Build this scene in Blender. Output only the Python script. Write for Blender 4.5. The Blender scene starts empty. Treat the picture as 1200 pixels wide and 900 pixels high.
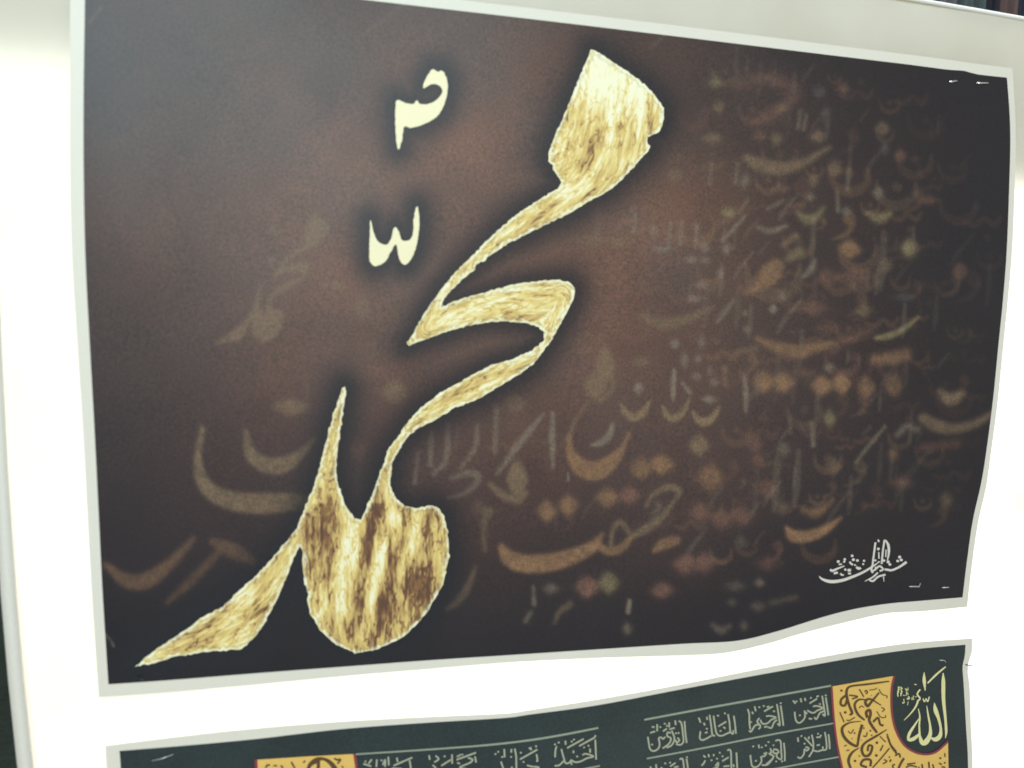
import bpy, math, random
import numpy as np
from mathutils import Vector, Matrix
from mathutils.geometry import delaunay_2d_cdt

random.seed(7)
rng = np.random.default_rng(7)
sc = bpy.context.scene
col = sc.collection

# ------------------------------------------------------------------ camera
F, CX, CY = 943.0, 600.0, 450.0            # focal length / centre, for a 1200 x 900 frame
DIST, CAMZ = 0.79, 1.55                    # metres from the sheet, height of the lens
d1 = np.array([3310., -28., 943.]); d1 /= np.linalg.norm(d1)       # sheet's X seen by the lens
d2 = np.array([-195., 8711., 943.]); d2 -= d1 * d1.dot(d2); d2 /= np.linalg.norm(d2)   # sheet's -Z
d3 = np.cross(d1, d2)                                              # into the sheet (+Y)
CAM = np.array([0., -DIST, CAMZ])
R = np.array([d1, d3, -d2])                # lens (x right, y down, z ahead) -> world

cd = bpy.data.cameras.new('camera'); cam = bpy.data.objects.new('camera', cd); col.objects.link(cam)
cd.sensor_width = 36.0; cd.lens = 36.0 * F / 1200.0; cd.clip_start = 0.02; cd.clip_end = 200
M = Matrix(((R[0, 0], -R[0, 1], -R[0, 2], CAM[0]),
            (R[1, 0], -R[1, 1], -R[1, 2], CAM[1]),
            (R[2, 0], -R[2, 1], -R[2, 2], CAM[2]), (0, 0, 0, 1)))
cam.matrix_world = M
cd.dof.use_dof = True; cd.dof.focus_distance = 1.25; cd.dof.aperture_fstop = 4.8
sc.camera = cam

# ------------------------------------------------------------------ world, lamps, exposure
w = bpy.data.worlds.new('World'); sc.world = w; w.use_nodes = True
bgn = w.node_tree.nodes['Background']
bgn.inputs[0].default_value = (1.0, 0.93, 0.82, 1); bgn.inputs[1].default_value = 0.60

def area_lamp(name, loc, target, sx, sy, watts, colour):
    l = bpy.data.lights.new(name, 'AREA'); l.shape = 'RECTANGLE'; l.size = sx; l.size_y = sy
    l.energy = watts; l.color = colour
    o = bpy.data.objects.new(name, l); col.objects.link(o)
    o.location = loc
    o.rotation_euler = (Vector(target) - Vector(loc)).to_track_quat('-Z', 'Y').to_euler()
    return o
area_lamp('daylight_behind_camera', (-0.42, -2.2, 2.66), (-0.06, 0, 1.73), 1.5, 1.0, 52, (0.68, 0.92, 1.0))
area_lamp('daylight_behind_sheet', (0.62, 0.62, 1.28), (0.62, 0, 1.28), 1.5, 1.1, 38, (0.98, 1.0, 1.0))
area_lamp('daylight_above_sheet', (0.9, 0.12, 3.1), (0.9, 0.0, 1.9), 1.2, 0.2, 24, (1.0, 0.98, 0.95))

vs = sc.view_settings
vs.view_transform = 'Standard'; vs.look = 'None'; vs.exposure = 0.0; vs.gamma = 1.0; vs.use_curve_mapping = False
sc.cycles.max_bounces = 8; sc.cycles.use_denoising = True

# ------------------------------------------------------------------ helpers
def at(px, py, h=0.0):
    """Points of the sheet's surface (h metres in front of it) from traced coordinates."""
    px = np.asarray(px, float); py = np.asarray(py, float)
    v = np.stack([(px - CX) / F, (py - CY) / F, np.ones_like(px)], -1)
    wv = v @ R.T
    t = (DIST - h) / wv[..., 1]
    return CAM + wv * t[..., None]

def gauss(x, y, cx, cy, sx, sy):
    return np.exp(-0.5 * (((x - cx) / sx) ** 2 + ((y - cy) / sy) ** 2))

def bulge(x, y):
    """How far the loose paper stands off the sheet (metres)."""
    x = np.asarray(x, float); y = np.asarray(y, float)
    h = 0.0035 + 0.010 * gauss(x, y, 985, 700, 110, 70) + 0.007 * gauss(x, y, 560, 380, 330, 230)
    h = h + 0.004 * gauss(x, y, 130, 330, 60, 160) + 0.006 * gauss(x, y, 620, 860, 120, 60) + 0.004 * gauss(x, y, 1150, 420, 60, 130)
    h = h + 0.0012 * np.sin(x * 0.011 + y * 0.006) + 0.0008 * np.sin(x * 0.021 - y * 0.013 + 1.3)
    yb = np.interp(x, [127, 600, 863, 963, 1040, 1128], [802, 767, 751, 723, 707, 700])     # the big poster's lower edge
    rip = np.exp(-np.clip(yb - y, 0, 400) / 70.0) * np.exp(-np.clip(y - yb - 16, 0, 400) / 8.0)
    h = h + 0.0018 * rip * np.sin(x * 0.047 + 0.8 * np.sin(x * 0.013)) * np.clip((x - 350) / 300, 0, 1)
    return h

def lin(r, g, b):
    f = lambda c: ((c / 255 + 0.055) / 1.055) ** 2.4 if c > 10 else c / 255 / 12.92
    return np.array([f(r), f(g), f(b)])

def mesh_obj(name, verts, faces, mat, parent=None, smooth=True):
    me = bpy.data.meshes.new(name)
    verts = np.asarray(verts, np.float32)
    if isinstance(faces, np.ndarray):
        n, k = faces.shape
        me.vertices.add(len(verts)); me.vertices.foreach_set('co', verts.ravel())
        me.loops.add(n * k); me.loops.foreach_set('vertex_index', faces.ravel().astype(np.int32))
        me.polygons.add(n); me.polygons.foreach_set('loop_start', np.arange(0, n * k, k, dtype=np.int32))
        me.update(calc_edges=True)
    else:
        me.from_pydata([tuple(map(float, v)) for v in verts], [], faces); me.update()
    if smooth:
        me.polygons.foreach_set('use_smooth', np.ones(len(me.polygons), bool))
    if mat: me.materials.append(mat)
    o = bpy.data.objects.new(name, me); col.objects.link(o)
    if parent: o.parent = parent; o.matrix_parent_inverse = Matrix.Translation(parent.location).inverted()
    return o

def thing(name, label, cat, loc=(0, 0, 0), group=None):
    o = bpy.data.objects.new(name, None); col.objects.link(o); o.location = loc
    o.empty_display_size = 0.05
    o['label'] = label; o['category'] = cat
    if group: o['group'] = group
    return o

def attr(o, name, data, kind):
    a = o.data.attributes.new(name, kind, 'POINT')
    d = np.asarray(data, np.float32)
    a.data.foreach_set({'FLOAT': 'value', 'FLOAT_VECTOR': 'vector', 'FLOAT_COLOR': 'color'}[kind], d.ravel())

def box(name, lo, hi, mat, parent, bevel=0.003):
    x0, y0, z0 = lo; x1, y1, z1 = hi
    V = [(x, y, z) for x in (x0, x1) for y in (y0, y1) for z in (z0, z1)]
    Fc = [(0, 1, 3, 2), (4, 6, 7, 5), (0, 4, 5, 1), (2, 3, 7, 6), (0, 2, 6, 4), (1, 5, 7, 3)]
    o = mesh_obj(name, V, Fc, mat, parent, smooth=False)
    if bevel:
        m = o.modifiers.new('bevel', 'BEVEL'); m.width = bevel; m.segments = 2
    return o

def resample(pts, n):
    p = np.asarray(pts, float); d = np.r_[0, np.cumsum(np.hypot(*np.diff(p, axis=0).T))]
    t = np.linspace(0, d[-1], n)
    return np.stack([np.interp(t, d, p[:, k]) for k in range(p.shape[1])], -1)

def catmull(pts, step=2.0, closed=False):
    p = np.asarray(pts, float)
    if closed: P = np.vstack([p[-1], p, p[0], p[1]])
    else: P = np.vstack([2 * p[0] - p[1], p, 2 * p[-1] - p[-2]])
    out = []
    for i in range(1, len(P) - 2):
        a, b, c, d = P[i - 1], P[i], P[i + 1], P[i + 2]
        n = max(2, int(np.hypot(*(c - b)[:2]) / step))
        t = np.linspace(0, 1, n, endpoint=False)[:, None]
        out.append(0.5 * ((2 * b) + (c - a) * t + (2 * a - 5 * b + 4 * c - d) * t ** 2 + (3 * b - a - 3 * c + d) * t ** 3))
    out = np.vstack(out)
    if not closed: out = np.vstack([out, p[-1]])
    return out

def coons(top, bottom, left, right, nx, ny):
    T = resample(catmull(top, 6), nx); B = resample(catmull(bottom, 6), nx)
    L = resample(catmull(left, 6), ny); Rr = resample(catmull(right, 6), ny)
    u = np.linspace(0, 1, nx)[None, :, None]; v = np.linspace(0, 1, ny)[:, None, None]
    g = (1 - v) * T[None] + v * B[None] + (1 - u) * L[:, None] + u * Rr[:, None]
    g -= (1 - u) * (1 - v) * T[0] + u * (1 - v) * T[-1] + (1 - u) * v * B[0] + u * v * B[-1]
    return g          # ny, nx, 2

def grid_faces(nx, ny):
    i = np.arange(ny - 1)[:, None] * nx + np.arange(nx - 1)[None]
    return np.stack([i, i + nx, i + nx + 1, i + 1], -1).reshape(-1, 4)

def patch(name, g, off, mat, parent, thick=0.0):
    ny, nx = g.shape[:2]
    x, y = g[..., 0].ravel(), g[..., 1].ravel()
    o = mesh_obj(name, at(x, y, bulge(x, y) + off), grid_faces(nx, ny), mat, parent)
    if thick:
        m = o.modifiers.new('thickness', 'SOLIDIFY'); m.thickness = thick; m.offset = 1
        o.modifiers.new('crisp_edge', 'EDGE_SPLIT')
    return o, x, y

def ribbon_data(strokes, off, step=1.5, scale=1.0):
    """Flat inked strokes lying on the paper. strokes: lists of (x, y, width)."""
    V, Fc = [], []
    for k, s in enumerate(strokes):
        s = [tuple(p) for p in s]
        if len(s) == 1:                       # a pen dot: a lozenge
            x, y, r = s[0]; r = r / 2
            a = np.linspace(0, 2 * math.pi, 8, endpoint=False) + 0.3
            q = np.stack([x + r * np.cos(a) * 1.05, y + r * np.sin(a) * 0.95], -1)
            b = len(V); hh = bulge(q[:, 0], q[:, 1]) + off + 0.00002 * (k % 12)
            V += list(at(q[:, 0], q[:, 1], hh)); Fc.append(tuple(range(b, b + 8)))
            continue
        c = catmull(s, step)
        t = np.gradient(c[:, :2], axis=0); t /= np.maximum(np.hypot(t[:, 0], t[:, 1]), 1e-6)[:, None]
        n = np.stack([-t[:, 1], t[:, 0]], -1)
        wd = np.maximum(c[:, 2], 0.25)[:, None] * 0.5 * scale
        a = c[:, :2] + n * wd; d = c[:, :2] - n * wd
        q = np.stack([a, c[:, :2], d], 1).reshape(-1, 2)
        b = len(V); hh = bulge(q[:, 0], q[:, 1]) + off + 0.00002 * (k % 12)
        V += list(at(q[:, 0], q[:, 1], hh))
        for i in range(len(c) - 1):
            j = b + 3 * i
            Fc += [(j, j + 3, j + 4, j + 1), (j + 1, j + 4, j + 5, j + 2)]
    return V, Fc

def ribbons(name, strokes, off, mat, parent, step=1.5, scale=1.0):
    V, Fc = ribbon_data(strokes, off, step, scale)
    return mesh_obj(name, V, Fc, mat, parent)

def inside(poly, x, y):
    r = np.zeros(x.shape, bool); n = len(poly)
    for i in range(n):
        x0, y0 = poly[i]; x1, y1 = poly[(i + 1) % n]
        if y0 == y1: continue
        c = ((y0 > y) != (y1 > y)) & (x < (x1 - x0) * (y - y0) / (y1 - y0) + x0)
        r ^= c
    return r

def dist_poly(poly, x, y, closed=True):
    d = np.full(x.shape, 1e9); n = len(poly)
    for i in range(n if closed else n - 1):
        a = poly[i]; b = poly[(i + 1) % n]; ab = b - a; L = ab.dot(ab)
        if L < 1e-9: continue
        t = np.clip(((x - a[0]) * ab[0] + (y - a[1]) * ab[1]) / L, 0, 1)
        d = np.minimum(d, np.hypot(x - a[0] - t * ab[0], y - a[1] - t * ab[1]))
    return d

def cut_shape(name, outline, off, mat, parent, cell=2.6, rough=0.5, smooth_step=4.0):
    """A printed shape with a fine inner mesh, so that it follows the paper's bulge."""
    p = np.asarray(outline, float)
    b = resample(np.vstack([p, p[0]]), int(np.hypot(*np.diff(np.vstack([p, p[0]]), axis=0).T).sum() / smooth_step))[:-1]
    b = b + rng.normal(0, rough, b.shape)
    x0, y0 = b.min(0); x1, y1 = b.max(0)
    gx, gy = np.meshgrid(np.arange(x0, x1, cell), np.arange(y0, y1, cell))
    gx = gx.ravel() + rng.uniform(-.3, .3, gx.size) * cell; gy = gy.ravel() + rng.uniform(-.3, .3, gy.size) * cell
    k = inside(b, gx, gy); gx, gy = gx[k], gy[k]
    k = dist_poly(b, gx, gy) > cell * 0.5; gx, gy = gx[k], gy[k]
    pts = [Vector(q) for q in b] + [Vector(q) for q in zip(gx, gy)]
    n = len(b)
    vo, eo, fo, *_ = delaunay_2d_cdt(pts, [(i, (i + 1) % n) for i in range(n)], [], 1, 1e-5)
    q = np.array([(v.x, v.y) for v in vo])
    F2 = np.array([tuple(f) for f in fo if len(f) == 3])
    a, bb, c = q[F2[:, 0]], q[F2[:, 1]], q[F2[:, 2]]
    ar = (bb[:, 0] - a[:, 0]) * (c[:, 1] - a[:, 1]) - (bb[:, 1] - a[:, 1]) * (c[:, 0] - a[:, 0])
    F2[ar > 0] = F2[ar > 0][:, ::-1]
    o = mesh_obj(name, at(q[:, 0], q[:, 1], bulge(q[:, 0], q[:, 1]) + off), F2, mat, parent)
    return o, q, b

# ------------------------------------------------------------------ materials
def new_mat(name):
    m = bpy.data.materials.new(name); m.use_nodes = True
    nt = m.node_tree; nt.nodes.clear()
    out = nt.nodes.new('ShaderNodeOutputMaterial')
    return m, nt, out
def N(nt, kind, **kw):
    n = nt.nodes.new(kind)
    for k, v in kw.items():
        if k == 'op': n.operation = v
        elif k == 'dtype': n.data_type = v
        elif k == 'blend': n.blend_type = v
        else: n.inputs[k].default_value = v
    return n

def paper_grain(nt, colour_socket, amount, scale=900.0):
    """Ink mottling / paper tooth: small colour variation at print-dot size."""
    tc = N(nt, 'ShaderNodeTexCoord')
    nz = N(nt, 'ShaderNodeTexNoise', Scale=scale, Detail=1.0, Roughness=0.6)
    nt.links.new(tc.outputs['Object'], nz.inputs['Vector'])
    sub = N(nt, 'ShaderNodeVectorMath', op='SUBTRACT'); sub.inputs[1].default_value = (0.5, 0.5, 0.5)
    lum = N(nt, 'ShaderNodeMix', dtype='RGBA'); lum.inputs[0].default_value = 0.3
    nt.links.new(nz.outputs['Fac'], lum.inputs[6]); nt.links.new(nz.outputs['Color'], lum.inputs[7])
    nt.links.new(lum.outputs[2], sub.inputs[0])
    ma = N(nt, 'ShaderNodeVectorMath', op='MULTIPLY_ADD')
    ma.inputs[1].default_value = (amount,) * 3; ma.inputs[2].default_value = (1, 1, 1)
    nt.links.new(sub.outputs[0], ma.inputs[0])
    mul = N(nt, 'ShaderNodeVectorMath', op='MULTIPLY')
    nt.links.new(ma.outputs[0], mul.inputs[0])
    if isinstance(colour_socket, (tuple, list, np.ndarray)): mul.inputs[1].default_value = tuple(colour_socket)[:3]
    else: nt.links.new(colour_socket, mul.inputs[1])
    return mul.outputs[0], nz.outputs['Fac']

def flat_mat(name, colour, rough=0.55, spec=0.4, grain=0.25, gscale=900.0, metallic=0.0):
    m, nt, out = new_mat(name)
    b = N(nt, 'ShaderNodeBsdfPrincipled', Roughness=rough, Metallic=metallic); b.inputs['Specular IOR Level'].default_value = spec
    c, _ = paper_grain(nt, colour, grain, gscale)
    nt.links.new(c, b.inputs['Base Color']); nt.links.new(b.outputs[0], out.inputs[0])
    return m

INK_ROUGH, INK_SPEC = 0.46, 0.46
def ink_attr_mat(name):
    m, nt, out = new_mat(name)
    a = N(nt, 'ShaderNodeAttribute'); a.attribute_name = 'ink'
    c, fac = paper_grain(nt, a.outputs['Color'], 1.6, 480.0)
    b = N(nt, 'ShaderNodeBsdfPrincipled', Roughness=INK_ROUGH); b.inputs['Specular IOR Level'].default_value = INK_SPEC
    bp = N(nt, 'ShaderNodeBump', Strength=0.10, Distance=0.0004)
    nt.links.new(fac, bp.inputs['Height']); nt.links.new(bp.outputs[0], b.inputs['Normal'])
    nt.links.new(c, b.inputs['Base Color']); nt.links.new(b.outputs[0], out.inputs[0])
    return m

def gold_mat(name):
    """Gold-leaf print: streaks running with the pen ('flow'), cream rim ('rim' = distance to the edge)."""
    m, nt, out = new_mat(name)
    L = nt.links
    fl = N(nt, 'ShaderNodeAttribute'); fl.attribute_name = 'flow'
    rim = N(nt, 'ShaderNodeAttribute'); rim.attribute_name = 'rim'
    pale = N(nt, 'ShaderNodeAttribute'); pale.attribute_name = 'pale'
    def streak(sx, sy, det, seed):
        mp = N(nt, 'ShaderNodeMapping'); mp.inputs['Scale'].default_value = (sx, sy, 1); mp.inputs['Location'].default_value = (seed, seed * 1.7, 0)
        L.new(fl.outputs['Vector'], mp.inputs['Vector'])
        n = N(nt, 'ShaderNodeTexNoise', Scale=1.0, Detail=det, Roughness=0.62, Distortion=0.35)
        L.new(mp.outputs[0], n.inputs['Vector']); return n.outputs['Fac']
    s1 = streak(0.014, 0.060, 4.0, 3.1); s2 = streak(0.050, 0.24, 3.0, 9.4); s4 = streak(0.030, 0.10, 2.0, 14.4); s3 = streak(0.10, 0.16, 3.0, 5.2)
    def math_(op, a, b):
        n = N(nt, 'ShaderNodeMath', op=op)
        for i, s in enumerate((a, b)):
            if isinstance(s, (int, float)): n.inputs[i].default_value = s
            else: L.new(s, n.inputs[i])
        return n.outputs[0]
    mixv = math_('ADD', math_('MULTIPLY', s1, 0.62), math_('MULTIPLY', s2, 0.38))
    mixv = math_('ADD', math_('MULTIPLY', mixv, 1.14), math_('MULTIPLY', pale.outputs['Fac'], 1.0))
    vein = math_('ABSOLUTE', math_('SUBTRACT', s4, 0.47), 0.0)
    vein = math_('SUBTRACT', 1.0, math_('MINIMUM', math_('MULTIPLY', vein, 30.0), 1.0))
    mixv = math_('SUBTRACT', mixv, math_('MULTIPLY', vein, 0.13))
    r1 = N(nt, 'ShaderNodeValToRGB'); r1.color_ramp.interpolation = 'LINEAR'
    e = r1.color_ramp.elements
    e[0].position = 0.36; e[0].color = (*GOLD['dark'], 1); e[1].position = 0.72; e[1].color = (*GOLD['cream'], 1)
    for p, c in ((0.435, 'brown'), (0.50, 'ochre'), (0.57, 'gold'), (0.645, 'pale')):
        q = r1.color_ramp.elements.new(p); q.color = (*GOLD[c], 1)
    L.new(mixv, r1.inputs['Fac'])
    # cream rim, broken up by noise; a thin dark olive line just inside it
    rn = math_('ADD', rim.outputs['Fac'], math_('MULTIPLY', math_('SUBTRACT', s3, 0.46), 16.0))
    k = N(nt, 'ShaderNodeValToRGB'); e = k.color_ramp.elements
    e[0].position = 0.0; e[0].color = (1, 1, 1, 1); e[1].position = 0.5; e[1].color = (0, 0, 0, 1)
    L.new(math_('MULTIPLY', rn, 0.10), k.inputs['Fac'])
    mx = N(nt, 'ShaderNodeMix', dtype='RGBA'); mx.inputs[7].default_value = (*GOLD['cream'], 1)
    L.new(r1.outputs[0], mx.inputs[6]); L.new(k.outputs[0], mx.inputs[0])
    ol = N(nt, 'ShaderNodeValToRGB'); e = ol.color_ramp.elements
    e[0].position = 0.30; e[0].color = (0, 0, 0, 1); e[1].position = 0.62; e[1].color = (0, 0, 0, 1)
    q = ol.color_ramp.elements.new(0.46); q.color = (0.65, 0.65, 0.65, 1)
    L.new(math_('MULTIPLY', rn, 0.10), ol.inputs['Fac'])
    mo = N(nt, 'ShaderNodeMix', dtype='RGBA'); mo.inputs[7].default_value = (*GOLD['olive'], 1)
    L.new(mx.outputs[2], mo.inputs[6]); L.new(math_('MULTIPLY', ol.outputs[0], s2), mo.inputs[0])
    c, _ = paper_grain(nt, mo.outputs[2], 0.25, 620.0)
    b = N(nt, 'ShaderNodeBsdfPrincipled', Roughness=INK_ROUGH); b.inputs['Specular IOR Level'].default_value = INK_SPEC * 0.7
    L.new(c, b.inputs['Base Color']); L.new(b.outputs[0], out.inputs[0])
    return m

GOLD = {'dark': lin(98, 70, 56), 'brown': lin(142, 104, 68), 'ochre': lin(196, 164, 106), 'gold': lin(220, 190, 116),
        'pale': lin(236, 216, 150), 'cream': lin(245, 238, 206), 'olive': lin(110, 104, 62)}

def fabric_mat():
    m, nt, out = new_mat('white_cloth'); L = nt.links
    tc = N(nt, 'ShaderNodeTexCoord')
    n1 = N(nt, 'ShaderNodeTexNoise', Scale=7.0, Detail=3.0)
    L.new(tc.outputs['Object'], n1.inputs['Vector'])
    rp = N(nt, 'ShaderNodeValToRGB'); e = rp.color_ramp.elements
    e[0].position = 0.35; e[0].color = (0.82, 0.775, 0.665, 1); e[1].position = 0.65; e[1].color = (0.88, 0.845, 0.745, 1)
    L.new(n1.outputs['Fac'], rp.inputs['Fac'])
    wv = N(nt, 'ShaderNodeTexWave', Scale=520.0, Distortion=1.5); wv.bands_direction = 'X'
    wz = N(nt, 'ShaderNodeTexWave', Scale=520.0, Distortion=1.5); wz.bands_direction = 'Z'
    L.new(tc.outputs['Object'], wv.inputs['Vector']); L.new(tc.outputs['Object'], wz.inputs['Vector'])
    ad = N(nt, 'ShaderNodeMath', op='ADD'); L.new(wv.outputs['Fac'], ad.inputs[0]); L.new(wz.outputs['Fac'], ad.inputs[1])
    bp = N(nt, 'ShaderNodeBump', Strength=0.12, Distance=0.0005); L.new(ad.outputs[0], bp.inputs['Height'])
    df = N(nt, 'ShaderNodeBsdfDiffuse'); tr = N(nt, 'ShaderNodeBsdfTranslucent')
    L.new(rp.outputs[0], df.inputs[0]); L.new(rp.outputs[0], tr.inputs[0]); L.new(bp.outputs[0], df.inputs['Normal'])
    mx = N(nt, 'ShaderNodeMixShader'); mx.inputs[0].default_value = 0.36
    L.new(df.outputs[0], mx.inputs[1]); L.new(tr.outputs[0], mx.inputs[2]); L.new(mx.outputs[0], out.inputs[0])
    return m

def noise_mat(name, c0, c1, scale, rough=0.85, stretch=(1, 1, 1)):
    m, nt, out = new_mat(name); L = nt.links
    tc = N(nt, 'ShaderNodeTexCoord'); mp = N(nt, 'ShaderNodeMapping'); mp.inputs['Scale'].default_value = stretch
    n = N(nt, 'ShaderNodeTexNoise', Scale=scale, Detail=5.0)
    L.new(tc.outputs['Object'], mp.inputs[0]); L.new(mp.outputs[0], n.inputs['Vector'])
    r = N(nt, 'ShaderNodeValToRGB'); e = r.color_ramp.elements
    e[0].position = 0.35; e[0].color = (*c0, 1); e[1].position = 0.66; e[1].color = (*c1, 1)
    L.new(n.outputs['Fac'], r.inputs['Fac'])
    b = N(nt, 'ShaderNodeBsdfPrincipled', Roughness=rough)
    L.new(r.outputs[0], b.inputs['Base Color']); L.new(b.outputs[0], out.inputs[0])
    return m

MAT = {
    'cloth': fabric_mat(),
    'hem': flat_mat('folded_white_hem', (0.72, 0.68, 0.62), 0.8, 0.15, 0.12, 300),
    'paper': flat_mat('white_paper', (0.735, 0.69, 0.61), 0.5, 0.3, 0.08, 400),
    'bead': flat_mat('white_cord', (0.88, 0.88, 0.85), 0.7, 0.2, 0.05, 300),
    'ink': ink_attr_mat('printed_ink'), 'gold': gold_mat('printed_gold_leaf'),
    'cream_ink': flat_mat('printed_cream', lin(240, 228, 190), INK_ROUGH, 0.4, 0.15),
    'sign_ink': flat_mat('printed_silver_grey', lin(214, 208, 200), INK_ROUGH, 0.4, 0.3),
    'grey_ink': flat_mat('printed_grey_green', lin(172, 172, 150), INK_ROUGH, 0.4, 0.5),
    'rule_ink': flat_mat('printed_rule_grey', lin(150, 158, 140), INK_ROUGH, 0.4, 0.3),
    'tan_ink': flat_mat('printed_tan', lin(228, 186, 100), INK_ROUGH, 0.5, 0.25),
    'red_ink': flat_mat('printed_crimson', lin(140, 52, 66), INK_ROUGH, 0.5, 0.3),
    'brown_ink': flat_mat('printed_dark_brown', lin(88, 62, 30), INK_ROUGH, 0.5, 0.4),
    'allah_ink': flat_mat('printed_pale_gold', lin(226, 218, 160), INK_ROUGH, 0.4, 0.2),
    'staple': flat_mat('staple_steel', (0.80, 0.80, 0.78), 0.28, 0.5, 0.05, 300, 0.9),
    'pin': flat_mat('dull_nail_steel', (0.10, 0.09, 0.08), 0.4, 0.5, 0.2, 300, 0.7),
    'wood': noise_mat('pale_pine', (0.30, 0.21, 0.12), (0.42, 0.31, 0.19), 6.0, 0.7, (1, 1, 9)),
    'wall': noise_mat('dark_green_wall', (0.030, 0.046, 0.040), (0.045, 0.066, 0.056), 4.0),
    'floor': noise_mat('shaded_floor', (0.026, 0.042, 0.038), (0.045, 0.064, 0.058), 40.0),  # shade of the floor behind the sheet, put into the colour
    'pale_floor': noise_mat('pale_stone_floor', (0.46, 0.47, 0.46), (0.58, 0.59, 0.57), 5.0, 0.6),
}

# ------------------------------------------------------------------ the setting behind
def quad(name, V, mat):
    o = mesh_obj(name, V, [(0, 1, 2, 3)], mat, smooth=False); o['kind'] = 'structure'; return o
quad('floor', [(-4, -3.5, 0), (5, -3.5, 0), (5, 2.6, 0), (-4, 2.6, 0)], MAT['pale_floor'])
quad('floor_shade', [(-3.8, 0.25, 0.004), (4.8, 0.25, 0.004), (4.8, 2.596, 0.004), (-3.8, 2.596, 0.004)], MAT['floor'])  # added dark layer standing in for shade on the floor behind
quad('back_wall', [(-4, 2.6, 0), (5, 2.6, 0), (5, 2.6, 4.2), (-4, 2.6, 4.2)], MAT['wall'])

# ------------------------------------------------------------------ the white sheet on its frame
top_a, top_b = at(1075, -1), at(1200, 21)
slope = (top_b[2] - top_a[2]) / (top_b[0] - top_a[0])
ztop = lambda x: top_a[2] + slope * (x - top_a[0])
edge_o = np.array([(-44, -260), (-31, 0), (-20, 250), (-12, 420), (-6, 560), (0.5, 690), (10, 800), (20, 895), (32, 1000), (48, 1120), (66, 1260)], float)
edge_i = np.array([(-28, -260), (-17, 0), (-6, 250), (1.5, 420), (8.5, 560), (17.5, 690), (27, 800), (37.5, 895), (50, 1000), (67, 1120), (86, 1260)], float)
eo = at(edge_o[:, 0], edge_o[:, 1]); ei = at(edge_i[:, 0], edge_i[:, 1])
ZB = eo[-1, 2]; XR = 1.42
order = np.argsort(eo[:, 2])
xleft = lambda z: np.interp(z, eo[order, 2], eo[order, 0])
panel = thing('display_sheet', 'white cloth sheet stretched on a frame and lit from behind, carrying both posters', 'sheet', (0.5, 0, 0))
nx, nz = 170, 150
u = np.linspace(0, 1, nx)[None]; v = np.linspace(0, 1, nz)[:, None]
xr = np.linspace(0, 1, nx)
Z = ZB + (ztop(-0.25 + 1.67 * u) - ZB) * v
X = xleft(Z) + (XR - xleft(Z)) * u
wr = 0.0016 * np.sin(X * 9 + Z * 4) + 0.0012 * np.sin(X * 23 - Z * 11 + 1) + 0.004 * np.exp(-((Z - 1.36 - 0.25 * (X - 1.0)) / 0.02) ** 2) * np.clip((X - 0.85) / 0.2, 0, 1)
Y = 0.0045 + wr * 1.0
V = np.stack([X, Y, Z], -1).reshape(-1, 3)
mesh_obj('cloth', V, grid_faces(nx, nz)[:, ::-1].copy(), MAT['cloth'], panel)
# folded hem on the left edge: two layers, 2 mm thick
hv, hf = [], []
n = 90
zz = np.linspace(eo[-1, 2], eo[0, 2], n)
ordi = np.argsort(ei[:, 2])
for z in zz:
    a = np.interp(z, eo[order, 2], eo[order, 0]); b = np.interp(z, ei[ordi, 2], ei[ordi, 0])
    hv += [(a, 0.008, z), (a - 0.0008, 0.002, z), (b, -0.0006, z), (b, 0.0025, z)]
for i in range(n - 1):
    for k in range(3):
        j = 4 * i + k; hf.append((j, j + 1, j + 5, j + 4))
mesh_obj('side_hem', hv, hf, MAT['hem'], panel)
# rolled bead along the top edge
bx = np.linspace(-0.23, XR, 120); bv, bf = [], []
for i, x in enumerate(bx):
    for k in range(8):
        a = 2 * math.pi * k / 8
        bv.append((x, 0.004 + 0.0026 * math.cos(a), ztop(x) + 0.0010 + 0.0022 * math.sin(a)))
for i in range(len(bx) - 1):
    for k in range(8):
        bf.append((8 * i + k, 8 * i + (k + 1) % 8, 8 * i + 8 + (k + 1) % 8, 8 * i + 8 + k))
mesh_obj('top_bead', bv, bf, MAT['bead'], panel)
# frame behind the cloth
low_a, low_b = at(40, 70), at(1190, 222)
def beam(name, x0, z0a, z0b, x1, z1a, z1b, y0, y1):
    V = [(x0, y0, z0a), (x0, y0, z0b), (x1, y0, z1b), (x1, y0, z1a), (x0, y1, z0a), (x0, y1, z0b), (x1, y1, z1b), (x1, y1, z1a)]
    Fc = [(0, 3, 2, 1), (4, 5, 6, 7), (0, 1, 5, 4), (1, 2, 6, 5), (2, 3, 7, 6), (3, 0, 4, 7)]
    o = mesh_obj(name, V, Fc, MAT['wood'], panel, smooth=False)
    m = o.modifiers.new('bevel', 'BEVEL'); m.width = 0.003; m.segments = 2
lowz = lambda x: low_a[2] + (low_b[2] - low_a[2]) * (x - low_a[0]) / (low_b[0] - low_a[0])
xl = float(xleft(1.9)) + 0.004
beam('top_rail', xl, lowz(xl), ztop(xl) - 0.004, XR, lowz(XR), ztop(XR) - 0.004, 0.030, 0.050)
beam('stile', XR - 0.05, 0, ztop(XR) - 0.01, XR, 0, ztop(XR) - 0.01, 0.051, 0.076)
beam('stile', xl, 0, ztop(xl) - 0.01, xl + 0.012, 0, ztop(xl) - 0.01, 0.051, 0.076)
b0, b1 = at(1172, 590), at(1330, 615)
beam('cross_brace', b0[0], b0[2] - 0.012, b0[2] + 0.014, XR, b1[2] - 0.014, b1[2] + 0.016, 0.040, 0.058)

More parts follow.
